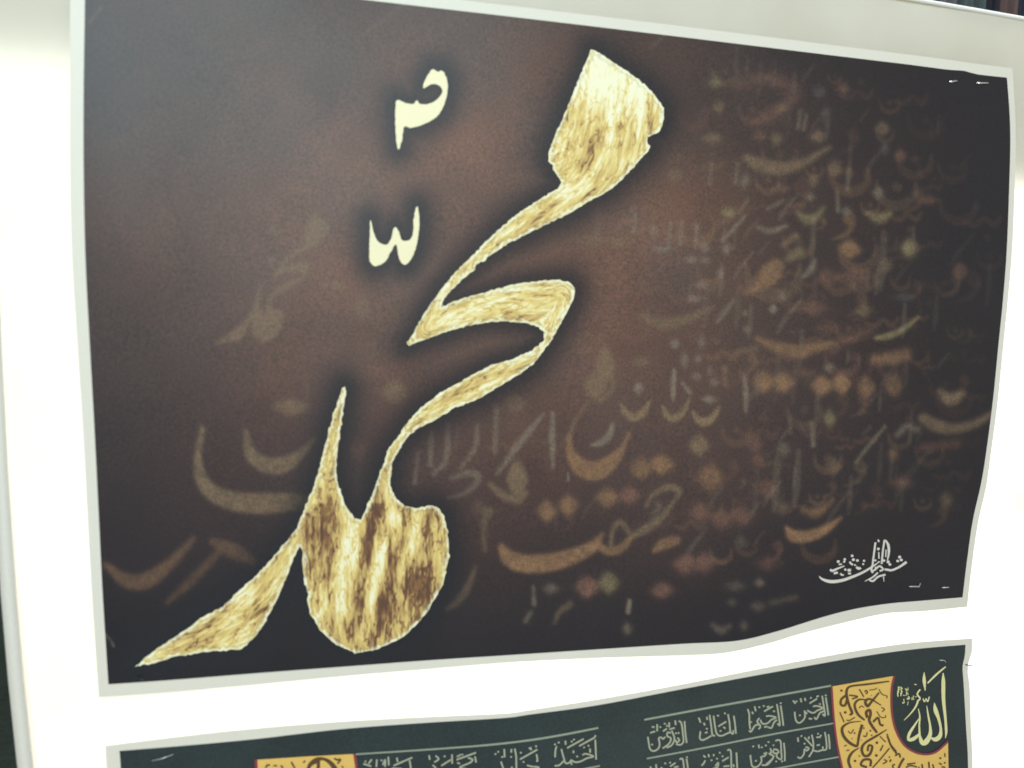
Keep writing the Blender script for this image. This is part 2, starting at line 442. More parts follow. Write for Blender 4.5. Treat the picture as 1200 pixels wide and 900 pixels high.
# ------------------------------------------------------------------ cloths hanging behind the sheet
def hanging_cloth(label, x, y, width, z0, z1, c0, c1, seed):
    r = random.Random(seed); n, mz = 26, 14; V, Fc = [], []
    ph = r.uniform(0, 6)
    for j in range(mz):
        z = z1 + (z0 - z1) * j / (mz - 1)
        for i in range(n):
            u = i / (n - 1); spread = 1 + 0.12 * j / mz
            V.append((x + (u - 0.5) * width * spread, y + 0.018 * math.sin(u * 14 + ph + 0.15 * j) + 0.008 * math.sin(u * 31 + ph * 2), z + 0.006 * math.sin(u * 9 + ph) * (j == mz - 1)))
    for j in range(mz - 1):
        for i in range(n - 1):
            a = j * n + i; Fc.append((a, a + n, a + n + 1, a + 1))
    o = mesh_obj('hanging_cloth', V, Fc, noise_mat('cloth_dye', c0, c1, 14, 0.9, (1, 1, 0.3)))
    m = o.modifiers.new('thickness', 'SOLIDIFY'); m.thickness = 0.003
    o['label'] = label; o['category'] = 'cloth'; o['group'] = 'cloths hanging behind the white sheet'
YB = 0.95
def bx_at(px, py, y):
    v = np.array([(px - CX) / F, (py - CY) / F, 1.0]) @ R.T
    return CAM + v * ((y + DIST) / v[1])
cl = [(1083, 24, (.006, .007, .014), (.012, .012, .022), 'near-black navy cloth hanging behind the sheet, beside the lavender grey one'),
      (1107, 24, (.060, .060, .078), (.095, .095, .115), 'lavender grey cloth hanging behind the top of the white sheet'),
      (1137, 28, (.030, .050, .055), (.055, .080, .082), 'dusty teal cloth hanging behind the top of the white sheet'),
      (1160, 18, (.005, .006, .014), (.012, .013, .028), 'dark blue cloth hanging between the teal and the mauve cloths'),
      (1180, 24, (.050, .032, .032), (.085, .056, .055), 'dusty mauve brown cloth hanging behind the top of the white sheet'),
      (1203, 26, (.005, .008, .018), (.012, .018, .034), 'navy cloth hanging on the far side of the mauve one')]
rail_z = 2.95
for k, (px, wpx, c0, c1, lab) in enumerate(cl):
    p = bx_at(px, 8, YB); a = bx_at(px - wpx / 2, 8, YB); b = bx_at(px + wpx / 2, 8, YB)
    hanging_cloth(lab, p[0], YB, (b[0] - a[0]) * 1.05, 1.1, rail_z - 0.012, c0, c1, k)
p0 = bx_at(1040, 8, YB)[0]; p1 = bx_at(1260, 8, YB)[0]
bar = thing('hanging_rail', 'thin dark rail high behind the sheet that carries the hanging cloths', 'rail', ((p0 + p1) / 2, YB, 0))
def tube(name, pts, r, mat, parent, seg=10):
    pts = [Vector(p) for p in pts]; V, Fc = [], []
    for i, p in enumerate(pts):
        t = (pts[min(i + 1, len(pts) - 1)] - pts[max(i - 1, 0)]).normalized()
        a = t.orthogonal().normalized(); b = t.cross(a)
        if i: # keep the ring from twisting
            a = (pa - t * pa.dot(t)).normalized(); b = t.cross(a)
        pa = a
        for k in range(seg):
            g = 2 * math.pi * k / seg; V.append(p + (a * math.cos(g) + b * math.sin(g)) * r)
    for i in range(len(pts) - 1):
        for k in range(seg):
            Fc.append((seg * i + k, seg * i + (k + 1) % seg, seg * i + seg + (k + 1) % seg, seg * i + seg + k))
    Fc.append(tuple(range(seg))[::-1]); Fc.append(tuple(range(seg * (len(pts) - 1), seg * len(pts))))
    return mesh_obj(name, [tuple(v) for v in V], Fc, mat, parent)
tube('bar', [(p0 - .1, YB, rail_z), (p1 + .1, YB, rail_z)], 0.012, MAT['pin'], bar)
for x in (p0 - .1, p1 + .1):
    tube('upright', [(x, YB, 0), (x, YB, rail_z + 0.01)], 0.014, MAT['pin'], bar)

# ------------------------------------------------------------------ poster with the large calligraphy
left_p = [(99.5, -40), (99.5, 0), (98, 100), (98, 200), (100, 300), (105, 400), (110.5, 500), (115.5, 600), (120.5, 700), (127, 802)]
right_p = [(1180, 91), (1183, 130), (1184, 165), (1183, 210), (1180, 290), (1175.5, 350), (1170.5, 400), (1163.5, 470), (1155, 535), (1149, 570), (1140, 610), (1133.5, 655), (1128, 700)]
top_p = [(99.5, -40), (250, -22), (430, 0), (620, 22), (800, 43.5), (960, 63), (1060, 75), (1110, 81.5), (1130, 83), (1145, 87), (1180, 91)]
bot_p = [(127, 802), (200, 797), (300, 789), (400, 781.5), (500, 774), (600, 767.5), (700, 761), (800, 754.5), (863, 751), (910, 740), (963, 723.5), (1000, 714), (1040, 707.5), (1080, 704), (1128, 700)]
left_s = [(83, -56), (82.5, 0), (82, 100), (82, 200), (84.5, 300), (90.5, 400), (97, 500), (102.5, 600), (108, 700), (116, 817)]
right_s = [(1186, 80), (1189, 130), (1190, 165), (1189, 210), (1186, 290), (1181, 350), (1176, 400), (1169, 470), (1160.5, 535), (1155.5, 570), (1146, 612), (1139, 660), (1133, 711)]
top_s = [(83, -56), (250, -36), (430, -13), (620, 9.5), (800, 31), (960, 51), (1060, 63.5), (1110, 70), (1145, 75), (1186, 80)]
bot_s = [(116, 817), (200, 811), (300, 802), (400, 792.5), (500, 784), (600, 776), (700, 771), (800, 768), (850, 765), (900, 754), (940, 742), (1000, 727), (1040, 718.5), (1083, 716), (1133, 711)]

poster = thing('poster', 'large dark brown poster with sweeping golden Arabic calligraphy stapled to the white sheet', 'poster', tuple(at(630, 810)), 'posters on the white sheet')
patch('paper_sheet', coons(top_s, bot_s, left_s, right_s, 130, 100), 0.0, MAT['paper'], poster, 0.0005)
g = coons(top_p, bot_p, left_p, right_p, 560, 400)
printed, px, py = patch('printed_field', g, 0.0006, MAT['ink'], poster)

letter = [(692, 58), (700, 60.5), (716, 71), (738, 85.5), (758, 101), (769, 114), (778, 127), (778, 140), (773, 154), (766, 158.5), (760, 159), (758, 165), (759, 169), (763, 171), (758, 179), (746, 192), (733, 206), (720, 219), (706, 228), (690, 236), (672, 247), (641, 263), (614, 276), (590, 289), (573, 300), (567, 306), (558, 310), (556, 316), (542, 327), (526, 343), (519, 353), (516.7, 360),
          (539, 350.5), (574, 341), (603, 333), (635, 329), (654, 328), (667, 330.5), (673.5, 337), (674, 345), (667, 361), (657, 380), (646, 399), (636, 413), (625, 427), (608, 439), (586, 452.5), (562, 467), (532, 478.5), (510, 492), (491, 501.5), (476, 513), (466, 530), (459.5, 542), (458, 556), (457, 569), (463, 583), (474, 593), (488, 596), (504, 591.5), (514, 595.5), (520, 603), (524.5, 620), (526.5, 651), (519, 685), (500, 719), (474, 746), (443, 761), (417, 765.5), (394, 755.5), (375, 738.5), (364, 720), (359.5, 702), (361.5, 697), (356.5, 682), (354.5, 660), (354, 645), (351.5, 640),
          (348, 645), (343.5, 657), (334, 680), (323, 706), (311, 729), (299, 746), (283, 761), (243, 764), (206, 769), (178, 778), (158, 781), (180, 763), (208, 745), (239, 722), (260, 712), (281, 691), (299, 676), (318, 655), (334, 636), (348, 619), (360, 587), (368, 571), (377, 538), (387, 497), (396, 470), (402.5, 452), (406, 457), (402, 482), (397, 516), (393.5, 546), (396, 568), (405.5, 595), (415, 606), (422.5, 610), (425, 605), (436, 580), (447, 550), (455, 527), (470, 507), (479, 493), (493, 478), (515, 461), (537, 449), (557, 438), (577, 427), (601, 421), (623, 411), (633, 402.5),
          (637.5, 398), (638, 390.5), (630, 382.5), (614, 378), (595, 377), (574, 377), (550, 381), (523, 389), (499, 397), (478, 405), (477, 401), (486, 388), (494, 372), (507, 353), (518, 337), (534, 319), (553, 300), (569, 284), (585, 268), (609, 249), (630, 235), (652, 222), (657, 217), (658, 212), (653, 206), (648, 200), (648, 194), (643, 190), (643, 180), (648, 164), (658, 142), (668, 118), (676, 98), (686, 74)]
upper = [(465.5, 117), (477.5, 121.5), (485, 121.5), (488.6, 117), (492.5, 122.4), (503, 121.5), (513.5, 115.5), (518.6, 106.5), (515, 100.5), (507.5, 98.4), (501.5, 100.5), (496, 103.5), (497, 96), (503, 85.5), (507.5, 80.4), (513.5, 84.6), (518, 82.5), (523.4, 91.5), (524.6, 105), (521, 121.5), (513.5, 135), (500, 144), (482, 150), (473.6, 148.5), (471.5, 162), (467.6, 175.5), (465, 171), (463.4, 150), (463.4, 129)]
lower = [(434, 258), (438.5, 274.5), (444.5, 284.4), (453.5, 286.5), (458, 280.5), (461, 270), (463.4, 265.5), (467.6, 271.5), (470, 280.5), (477.5, 282), (483.5, 276), (485, 255), (488.6, 241.5), (491, 252), (490.4, 276), (485, 297), (477.5, 309), (471.5, 309.6), (467, 300), (465, 288), (462.5, 286.5), (458, 295.5), (450.5, 307.5), (440, 312), (434, 307.5), (432.5, 297), (433.4, 276)]

# --- the printed ground: brown clouded ink, near-black halo round the letters, faint ghost script
def smooth_noise(x, y, scale, seed):
    r = np.random.default_rng(seed); n = 64; tab = r.random((n, n))
    fx, fy = x / scale + 20, y / scale + 20
    ix, iy = np.floor(fx).astype(int), np.floor(fy).astype(int); tx, ty = fx - ix, fy - iy
    tx = tx * tx * (3 - 2 * tx); ty = ty * ty * (3 - 2 * ty)
    t = lambda a, b: tab[b % n, a % n]
    return (t(ix, iy) * (1 - tx) + t(ix + 1, iy) * tx) * (1 - ty) + (t(ix, iy + 1) * (1 - tx) + t(ix + 1, iy + 1) * tx) * ty
cloud = 0.5 * smooth_noise(px, py, 130, 1) + 0.3 * smooth_noise(px, py, 55, 2) + 0.2 * smooth_noise(px, py, 24, 3)
dark = np.array([0.0030, 0.0045, 0.0105])
brown = np.array([0.142, 0.073, 0.047])
glow = 0.85 * gauss(px, py, 440, 200, 270, 180) + 0.42 * gauss(px, py, 740, 330, 140, 170) + 0.20 * gauss(px, py, 540, 500, 280, 140)
glow = np.clip(glow * (0.62 + 0.76 * cloud), 0, 1.2)
mauve = gauss(px, py, 520, 520, 330, 150)[:, None] * np.array([0.014, 0.007, 0.007])[None]
ink = dark[None] + mauve + glow[:, None] * brown[None] * (1 + 0.25 * (smooth_noise(px, py, 80, 5)[:, None] - 0.5) * np.array([1.0, 0, -0.8]))
L = {'o': np.array([.215, .115, .062]), 't': np.array([.185, .120, .072]), 'y': np.array([.180, .135, .072]),
     'r': np.array([.155, .075, .055]), 'p': np.array([.205, .155, .115]), 'g': np.array([.080, .070, .068])}
ghosts = []
def G(c, a, pts, blur=2.5): ghosts.append((c, a, pts, blur))
def D(c, a, x, y, wd, ht=None, blur=4): ghosts.append((c, a, ('e', x, y, wd / 2, (ht or wd) / 2), blur))
# left group
G('t', .5, [(288, 506, 4), (294, 532, 14), (312, 545, 18), (334, 544, 18), (354, 530, 9), (369, 514, 3)], 3); D('t', .45, 341, 477, 34, 17, 5)
G('t', .5, [(237, 502, 5), (232, 540, 9), (240, 568, 16), (262, 584, 20), (300, 590, 24), (345, 588, 20), (360, 586, 8)], 3)
G('o', .32, [(124, 662, 6), (148, 680, 15), (172, 680, 18), (200, 660, 12), (226, 632, 5)], 4)
G('o', .25, [(250, 635, 8), (272, 645, 17), (296, 658, 8)], 4); G('o', .2, [(256, 648, 8), (225, 680, 10), (196, 706, 4)], 4)
D('t', .35, 394, 335, 16, 8, 4); D('t', .3, 424, 360, 16, 26, 6)
# middle
D('t', .42, 463, 459, 28, 26, 5); G('r', .3, [(428, 438, 10), (470, 428, 12), (510, 415, 5)], 6); D('r', .3, 418, 527, 18, 20, 6); D('t', .2, 360, 460, 3, 20, 3)
for s in ([(506, 506, 5), (504, 545, 6)], [(525, 498, 5), (523, 538, 7), (508, 556, 4)], [(559, 498, 5), (557, 524, 6), (540, 549, 4)], [(582, 478, 7), (580, 530, 5)], [(490, 530, 4), (486, 566, 4)]): G('p', .32, s, 2)
G('p', .42, [(637, 485, 3), (610, 518, 8), (583, 555, 4)], 2); D('t', .35, 603, 472, 24, 20, 4)
G('p', .3, [(530, 560, 6), (553, 554, 9), (560, 563, 8), (545, 578, 5), (525, 583, 3)], 2)
D('t', .55, 606, 561, 23, 42, 3); G('t', .45, [(575, 568, 6), (588, 579, 9), (606, 587, 8), (616, 578, 6)], 2.5); G('t', .3, [(572, 600, 12), (567, 612, 8), (568, 645, 4)], 3)
G('p', .45, [(648, 484, 4), (647, 515, 7), (648, 548, 3)], 1.8)
D('t', .55, 709, 428, 21, 42, 3); D('t', .5, 697, 453, 25, 30, 4); G('t', .4, [(718, 440, 4), (718, 455, 5), (704, 470, 5)], 2)
G('t', .32, [(690, 470, 3), (674, 492, 4), (667, 515, 6)], 2); G('o', .62, [(667, 512, 5), (669, 532, 11), (682, 548, 20), (698, 552, 22), (714, 543, 17), (728, 527, 8), (737, 508, 3)], 2.5)
G('p', .5, [(718, 497, 4), (714, 510, 8), (705, 518, 8), (693, 522, 3)], 1.8)
G('t', .65, [(728, 474, 3), (734, 485, 8), (744, 489, 10), (754, 483, 8), (762, 470, 2)], 2); D('p', .55, 748, 455, 11, 12, 3); D('t', .4, 752, 424, 18, 10, 4)
G('t', .65, [(776, 476, 3), (782, 487, 8), (791, 490, 9), (802, 481, 6), (808, 467, 2)], 2); G('p', .55, [(790, 434, 4), (789, 452, 6), (789, 468, 3)], 1.8); G('p', .4, [(800, 449, 4), (808, 460, 5)], 2)
G('t', .75, [(812, 483, 3), (819, 493, 9), (829, 494, 10), (837, 487, 7), (843, 477, 2)], 2); D('p', .55, 831, 468, 14, 8, 3)
for x, y, a, b in ((816, 441, 10, 9), (837, 448, 10, 9), (802, 422, 9, 17), (818, 421, 8, 10), (791, 403, 11, 11), (832, 435, 6, 9), (822, 401, 8, 14)): D('p', .38, x, y, a, b, 3)
G('p', .45, [(873, 440, 4), (874, 462, 6), (874, 482, 3)], 2); G('t', .3, [(848, 430, 4), (850, 452, 5)], 2)
G('t', .34, [(752, 370, 6), (775, 379, 13), (800, 376, 12), (835, 360, 4)], 4); D('r', .3, 712, 355, 60, 50, 18); D('t', .35, 727, 284, 26, 10, 5); D('t', .3, 692, 281, 24, 10, 6)
for s in ([(786, 262, 4), (784, 290, 4)], [(799, 260, 4), (797, 286, 5)], [(817, 264, 4), (815, 290, 4)], [(745, 252, 4), (743, 272, 5)]): G('p', .36, s, 1.8)
G('p', .4, [(873, 253, 3), (858, 270, 5), (846, 283, 3)], 2); G('p', .35, [(860, 351, 3), (850, 366, 5), (841, 377, 3)], 2)
for x, y, a, b in ((826, 290, 11, 12), (852, 292, 11, 12), (810, 304, 14, 9), (827, 305, 10, 8), (844, 320, 8, 11), (821, 334, 13, 8), (815, 350, 16, 8), (766, 271, 10, 10), (775, 292, 16, 8), (873, 367, 6, 6), (875, 386, 8, 8)): D('p', .36, x, y, a, b, 3)
# right of the middle
G('o', .5, [(874, 343, 4), (888, 335, 12), (902, 322, 24), (909, 313, 18)], 4); G('y', .42, [(925, 303, 8), (936, 295, 12)], 4); G('t', .4, [(918, 287, 5), (932, 277, 8)], 4)
G('p', .4, [(955, 305, 3), (950, 316, 7), (942, 324, 4)], 3); D('y', .65, 854, 249, 15, 11, 4); G('t', .35, [(876, 234, 3), (866, 250, 4)], 2)
G('y', .55, [(936, 250, 4), (946, 257, 10), (956, 254, 8), (965, 244, 2)], 4); G('y', .5, [(1018, 250, 5), (1030, 256, 10), (1042, 250, 5)], 4)
G('p', .4, [(888, 266, 4), (903, 271, 6), (921, 265, 4)], 3); D('o', .6, 995, 292, 20, 19, 5); D('y', .6, 1066, 291, 17, 19, 5); D('t', .25, 1037, 311, 16, 16, 5)
D('p', .55, 906, 362, 8, 9, 3); D('p', .32, 916, 347, 9, 10, 4); D('t', .35, 1012, 364, 17, 14, 5); D('r', .32, 1002, 325, 44, 22, 9); D('r', .3, 968, 324, 18, 16, 6); D('r', .42, 953, 361, 26, 14, 6); D('r', .3, 970, 384, 24, 14, 6)
G('t', .42, [(876, 186, 10), (893, 194, 16), (918, 197, 14), (940, 191, 9), (972, 173, 3)], 4)
for x, y, a, b, c in ((978, 198, 14, 18, 't'), (953, 212, 10, 14, 't'), (950, 231, 8, 8, 'p'), (992, 248, 10, 10, 'p'), (1029, 226, 12, 12, 'p'), (1034, 151, 14, 14, 't'), (959, 160, 18, 14, 't'), (967, 135, 8, 18, 'g'), (910, 163, 14, 14, 't'), (890, 160, 14, 12, 'r'), (916, 126, 10, 9, 't'), (835, 162, 20, 12, 't'), (838, 97, 14, 12, 'y'), (842, 125, 12, 12, 't'), (873, 212, 9, 14, 'p'), (918, 221, 14, 8, 'r'), (988, 104, 14, 12, 'r'), (960, 106, 12, 12, 'g'), (1055, 183, 12, 14, 'r'), (1088, 235, 16, 8, 'r'), (790, 205, 16, 14, 't'), (1125, 318, 16, 18, 'r'), (1060, 348, 20, 8, 'g'), (1037, 174, 8, 12, 'g')): D(c, .34, x, y, a, b, 4)
for s in ([(834, 192, 4), (832, 216, 4)], [(864, 192, 4), (862, 215, 4)], [(981, 222, 3), (982, 247, 5)], [(995, 198, 4), (993, 222, 4)], [(938, 130, 4), (935, 150, 4)], [(900, 245, 4), (918, 235, 4)], [(945, 135, 3), (942, 152, 3)]): G('p', .26, s, 2)
G('r', .3, [(865, 100, 10), (900, 92, 12), (930, 108, 14), (905, 135, 12), (880, 142, 8)], 8)
G('y', .6, [(1027, 396, 4), (1040, 394, 7), (1058, 386, 6), (1076, 372, 2)], 2.5)
G('o', .48, [(888, 397, 5), (910, 407, 12), (935, 412, 16), (955, 407, 12), (978, 403, 6)], 4); G('t', .3, [(862, 414, 4), (885, 408, 8)], 4); G('r', .3, [(975, 410, 10), (990, 398, 10), (1020, 388, 8)], 6)
G('o', .42, [(1026, 422, 12), (1045, 420, 14), (1061, 415, 12)], 5)
for x, y, a, b in ((895, 448, 22, 22), (918, 448, 22, 22), (963, 452, 22, 20), (986, 449, 20, 22)): D('o', .66, x, y, a, b, 5)
D('o', .45, 1014, 454, 17, 24, 5); D('o', .36, 1047, 452, 18, 22, 5); D('p', .4, 972, 431, 10, 10, 4); D('r', .4, 941, 437, 20, 8, 5)
D('y', .6, 972, 491, 11, 17, 4); G('p', .3, [(951, 496, 5), (953, 522, 5)], 2); G('p', .16, [(926, 488, 4), (926, 508, 4)], 2); G('p', .32, [(1037, 500, 3), (1020, 520, 4), (1003, 542, 3)], 2)
D('t', .36, 976, 546, 14, 16, 5); D('r', .42, 884, 520, 15, 16, 6); D('r', .4, 888, 540, 13, 14, 5); D('p', .26, 918, 527, 14, 14, 5); D('t', .2, 1012, 482, 8, 6, 3)
G('t', .5, [(1102, 459, 5), (1114, 468, 14), (1128, 461, 6)], 4); G('t', .4, [(1082, 490, 10), (1098, 499, 14), (1122, 502, 10), (1148, 494, 8), (1162, 484, 4)], 4)
G('p', .3, [(1052, 510, 5), (1063, 500, 7), (1074, 503, 7)], 4); D('r', .36, 1056, 566, 20, 12, 6); D('o', .3, 1047, 532, 10, 12, 5); D('t', .26, 1109, 586, 12, 16, 5); G('r', .25, [(1080, 525, 6), (1120, 520, 8)], 6); G('g', .3, [(1020, 500, 3), (1012, 508, 3)], 2)
# lower right
D('o', .46, 833, 560, 25, 28, 7); D('r', .45, 900, 573, 19, 18, 7); D('t', .3, 917, 595, 14, 12, 6)
for x, y in ((820, 601), (846, 609), (869, 604)): D('r', .5, x, y, 21, 19, 7)
G('o', .72, [(922, 619, 4), (930, 628, 13), (948, 628, 12), (966, 621, 10), (985, 607, 2)], 3); G('o', .42, [(942, 598, 5), (955, 601, 11), (968, 593, 6), (976, 585, 2)], 4)
D('r', .55, 804, 662, 25, 18, 7); D('r', .55, 826, 659, 20, 20, 7); D('p', .32, 890, 683, 9, 9, 4); D('p', .22, 862, 687, 16, 9, 5); D('p', .22, 888, 711, 13, 9, 5); D('p', .18, 858, 706, 9, 8, 4)
G('p', .18, [(905, 706, 6), (932, 700, 5)], 4); G('p', .25, [(836, 733, 5), (845, 739, 8), (855, 734, 3)], 4); D('p', .2, 872, 733, 8, 10, 4); D('p', .18, 868, 635, 10, 12, 5); D('r', .3, 900, 660, 22, 14, 7)
# the large faint word
G('o', .66, [(588, 642, 8), (598, 655, 18), (620, 661, 21), (650, 658, 20), (676, 650, 16), (695, 640, 12), (706, 626, 3)], 3)
G('o', .5, [(700, 638, 10), (712, 646, 9), (728, 642, 10), (741, 628, 5)], 2.5); G('t', .42, [(716, 640, 4), (718, 622, 5), (727, 612, 6), (737, 624, 5)], 2.5)
G('t', .45, [(742, 628, 5), (757, 620, 10), (775, 606, 9), (788, 590, 4), (796, 575, 6), (782, 571, 8), (765, 580, 4), (758, 592, 4)], 2.5); G('p', .3, [(769, 589, 4), (774, 594, 4), (765, 602, 3)], 2.5)
for x, y, a, b, c, al in ((641, 599, 20, 22, 'o', .55), (666, 592, 20, 22, 'o', .55), (712, 583, 23, 20, 'o', .55), (737, 580, 20, 18, 'r', .8), (688, 688, 24, 23, 'r', .8), (713, 683, 22, 22, 'y', .5), (751, 549, 22, 22, 'o', .5), (775, 544, 24, 20, 'o', .8), (776, 692, 22, 16, 'r', .6), (819, 522, 20, 22, 't', .55), (646, 690, 12, 9, 'p', .35), (735, 737, 6, 7, 'p', .6), (560, 595, 14, 14, 't', .2), (879, 520, 8, 8, 'g', .2)): D(c, al, x, y, a, b, 5)
G('o', .5, [(767, 645, 5), (778, 638, 12), (792, 633, 10)], 3); G('r', .5, [(796, 660, 8), (806, 656, 10)], 4)
G('p', .32, [(625, 688, 3), (626, 708, 5)], 2); G('p', .32, [(622, 718, 4), (616, 728, 4)], 3); G('p', .55, [(738, 704, 4), (736, 717, 5)], 1.8); G('t', .3, [(668, 708, 7), (655, 718, 6), (650, 730, 3)], 3)
G('t', .34, [(557, 665, 3), (548, 688, 8), (536, 705, 8), (524, 714, 3)], 3); G('p', .6, [(666, 554, 1.5), (665.5, 563, 2.5)], 1.0)
# creases in the paper coating
G('p', .25, [(119, 8, 1.5), (105, 26, 1)], 2); G('p', .12, [(472, 6, 3), (425, 42, 2)], 5); G('p', .2, [(778, 42, 2), (763, 56, 1)], 3); G('p', .5, [(121, 741, 1.5), (130, 751, 1), (133, 757, 1)], 1.5)

# rows of small faint script filling the ground: letter bodies, bowls, uprights and dots
rs = random.Random(12)
def script_row(x0, y0, x1, slope, size, al):
    x = x1
    while x > x0:
        y = y0 + slope * (x - x1) + rs.uniform(-13, 13); z = size * rs.choice((.5, .65, .8, 1, 1.3, 1.6)); k = rs.random(); c = rs.choice('toorrr'); a = al * rs.uniform(.35, .9) * min(1, max(.35, (1180 - x) / 160))
        if k < .28:      # bowl with its dot
            G(c, a, [(x + z * .5, y - z * .35, z * .08), (x + z * .42, y + z * .05, z * .22), (x, y + z * .25, z * .28), (x - z * .42, y + z * .05, z * .2), (x - z * .55, y - z * .4, z * .06)], 1.8)
            if rs.random() < .7: D(c, a, x, y - z * .25, z * .24, z * .24, 2.5)
            x -= z * 1.25
        elif k < .5:     # upright
            G('p', a * .8, [(x, y - z * .9, z * .10), (x - z * .04, y - z * .2, z * .16), (x - z * .08, y + z * .2, z * .07)], 1.6); x -= z * .42
        elif k < .72:    # toothed body joined to the next
            G(c, a, [(x + z * .2, y - z * .15, z * .1), (x, y + z * .1, z * .2), (x - z * .3, y - z * .1, z * .14), (x - z * .55, y + z * .1, z * .2), (x - z * .9, y + z * .02, z * .1)], 1.8)
            for q in range(rs.randint(0, 2)): D(c, a, x - z * (.2 + .3 * q), y + rs.choice((-.42, .45)) * z, z * .2, z * .2, 2.5)
            x -= z * 1.05
        elif k < .86:    # loop with a falling tail
            D(c, a, x, y - z * .1, z * .38, z * .42, 2.5); G(c, a, [(x + z * .12, y + z * .05, z * .16), (x - z * .1, y + z * .35, z * .16), (x - z * .5, y + z * .5, z * .05)], 1.8); x -= z * .75
        else:            # long slant
            G('p', a * .8, [(x + z * .35, y - z * .8, z * .06), (x - z * .1, y - z * .25, z * .15), (x - z * .3, y + z * .1, z * .08)], 1.6); x -= z * .7
for row in ((800, 118, 1080, .13, 22, .18), (790, 160, 1100, .10, 24, .17), (770, 205, 1130, .08, 24, .2), (720, 262, 1165, .06, 25, .26), (690, 300, 1160, .05, 26, .26), (690, 345, 1160, .02, 27, .26), (690, 385, 1150, .0, 27, .26),
            (860, 230, 1100, .06, 34, .2), (880, 335, 1120, .02, 38, .2), (840, 450, 1130, -.02, 36, .2), (820, 575, 1090, -.04, 36, .2), (700, 325, 870, .03, 22, .3), (690, 275, 850, .05, 20, .3),
            (850, 425, 1150, .0, 24, .26), (880, 475, 1150, -.02, 24, .24), (860, 510, 1140, -.02, 25, .24), (800, 548, 1130, -.03, 24, .22), (830, 590, 1120, -.04, 24, .2), (800, 640, 960, -.04, 24, .24), (440, 520, 660, -.03, 30, .18), (640, 610, 820, -.03, 26, .14)):
    script_row(*row)

def paint(ink, px, py, ghosts):
    for c, a, pts, blur in ghosts:
        if isinstance(pts, tuple):
            _, x, y, rx, ry = pts
            k = np.where((abs(px - x) < rx + 14) & (abs(py - y) < ry + 14))[0]
            if not len(k): continue
            d = (((abs(px[k] - x) / rx) ** 1.45 + (abs(py[k] - y) / ry) ** 1.45) ** (1 / 1.45) - 1.05) * min(rx, ry)
        else:
            cpts = catmull(pts, 3.0)
            x0, y0 = cpts[:, :2].min(0) - 30; x1, y1 = cpts[:, :2].max(0) + 30
            k = np.where((px > x0) & (px < x1) & (py > y0) & (py < y1))[0]
            if not len(k): continue
            X, Y = px[k], py[k]; d = np.full(len(k), 1e9)
            for i in range(len(cpts) - 1):
                p, q = cpts[i], cpts[i + 1]; ab = (q - p)[:2]; LL = max(ab.dot(ab), 1e-9)
                t = np.clip(((X - p[0]) * ab[0] + (Y - p[1]) * ab[1]) / LL, 0, 1)
                d = np.minimum(d, np.hypot(X - p[0] - t * ab[0], Y - p[1] - t * ab[1]) - (p[2] + t * (q[2] - p[2])) / 2)
        m = 1 / (1 + np.exp(np.clip(d / (blur * 0.36), -30, 30)))
        m = m * min(a * 1.4, 0.95) * (0.75 + 0.5 * smooth_noise(px[k], py[k], 6, 11))
        ink[k] = ink[k] * (1 - m[:, None]) + np.maximum(L[c][None], ink[k] * 1.15) * m[:, None]
paint(ink, px, py, ghosts)
# small faint echo of the golden word
P = np.array(letter, float) * np.array([0.213, 0.210]) + np.array([219.3, 239.0])
k = np.where((px > 235) & (px < 410) & (py > 230) & (py < 425))[0]
dd = dist_poly(P, px[k], py[k]); ins = inside(P, px[k], py[k]); dd = np.where(ins, -dd, dd)
m = 0.62 / (1 + np.exp(np.clip((dd - 0.6) / 1.1, -30, 30)))
ink[k] = ink[k] * (1 - m[:, None]) + np.maximum(L['t'], ink[k] * 1.2) * m[:, None]
for sx, sy in ((321, 270), (318, 305)):
    k = np.where(np.hypot(px - sx, py - sy) < 18)[0]; m = 0.4 * np.exp(-((px[k] - sx) / 5) ** 2 - ((py[k] - sy) / 4) ** 2)
    ink[k] = ink[k] * (1 - m[:, None]) + L['y'] * m[:, None]
# dark halo printed round the letters
near = np.full(px.shape, 1e3)
for poly, rad in ((letter, 1.0), (upper, 1.0), (lower, 1.0)):
    P = np.array(poly, float); k = np.where((px > P[:, 0].min() - 70) & (px < P[:, 0].max() + 70) & (py > P[:, 1].min() - 70) & (py < P[:, 1].max() + 70))[0]
    dd = dist_poly(P, px[k], py[k]); dd[inside(P, px[k], py[k])] = 0
    near[k] = np.minimum(near[k], dd)
halo = 0.85 * np.exp(-(near / 24.0) ** 2)
ink = ink * (1 - halo[:, None]) + np.array([0.008, 0.010, 0.016]) * halo[:, None]
attr(printed, 'ink', np.c_[ink, np.ones(len(ink))], 'FLOAT_COLOR')

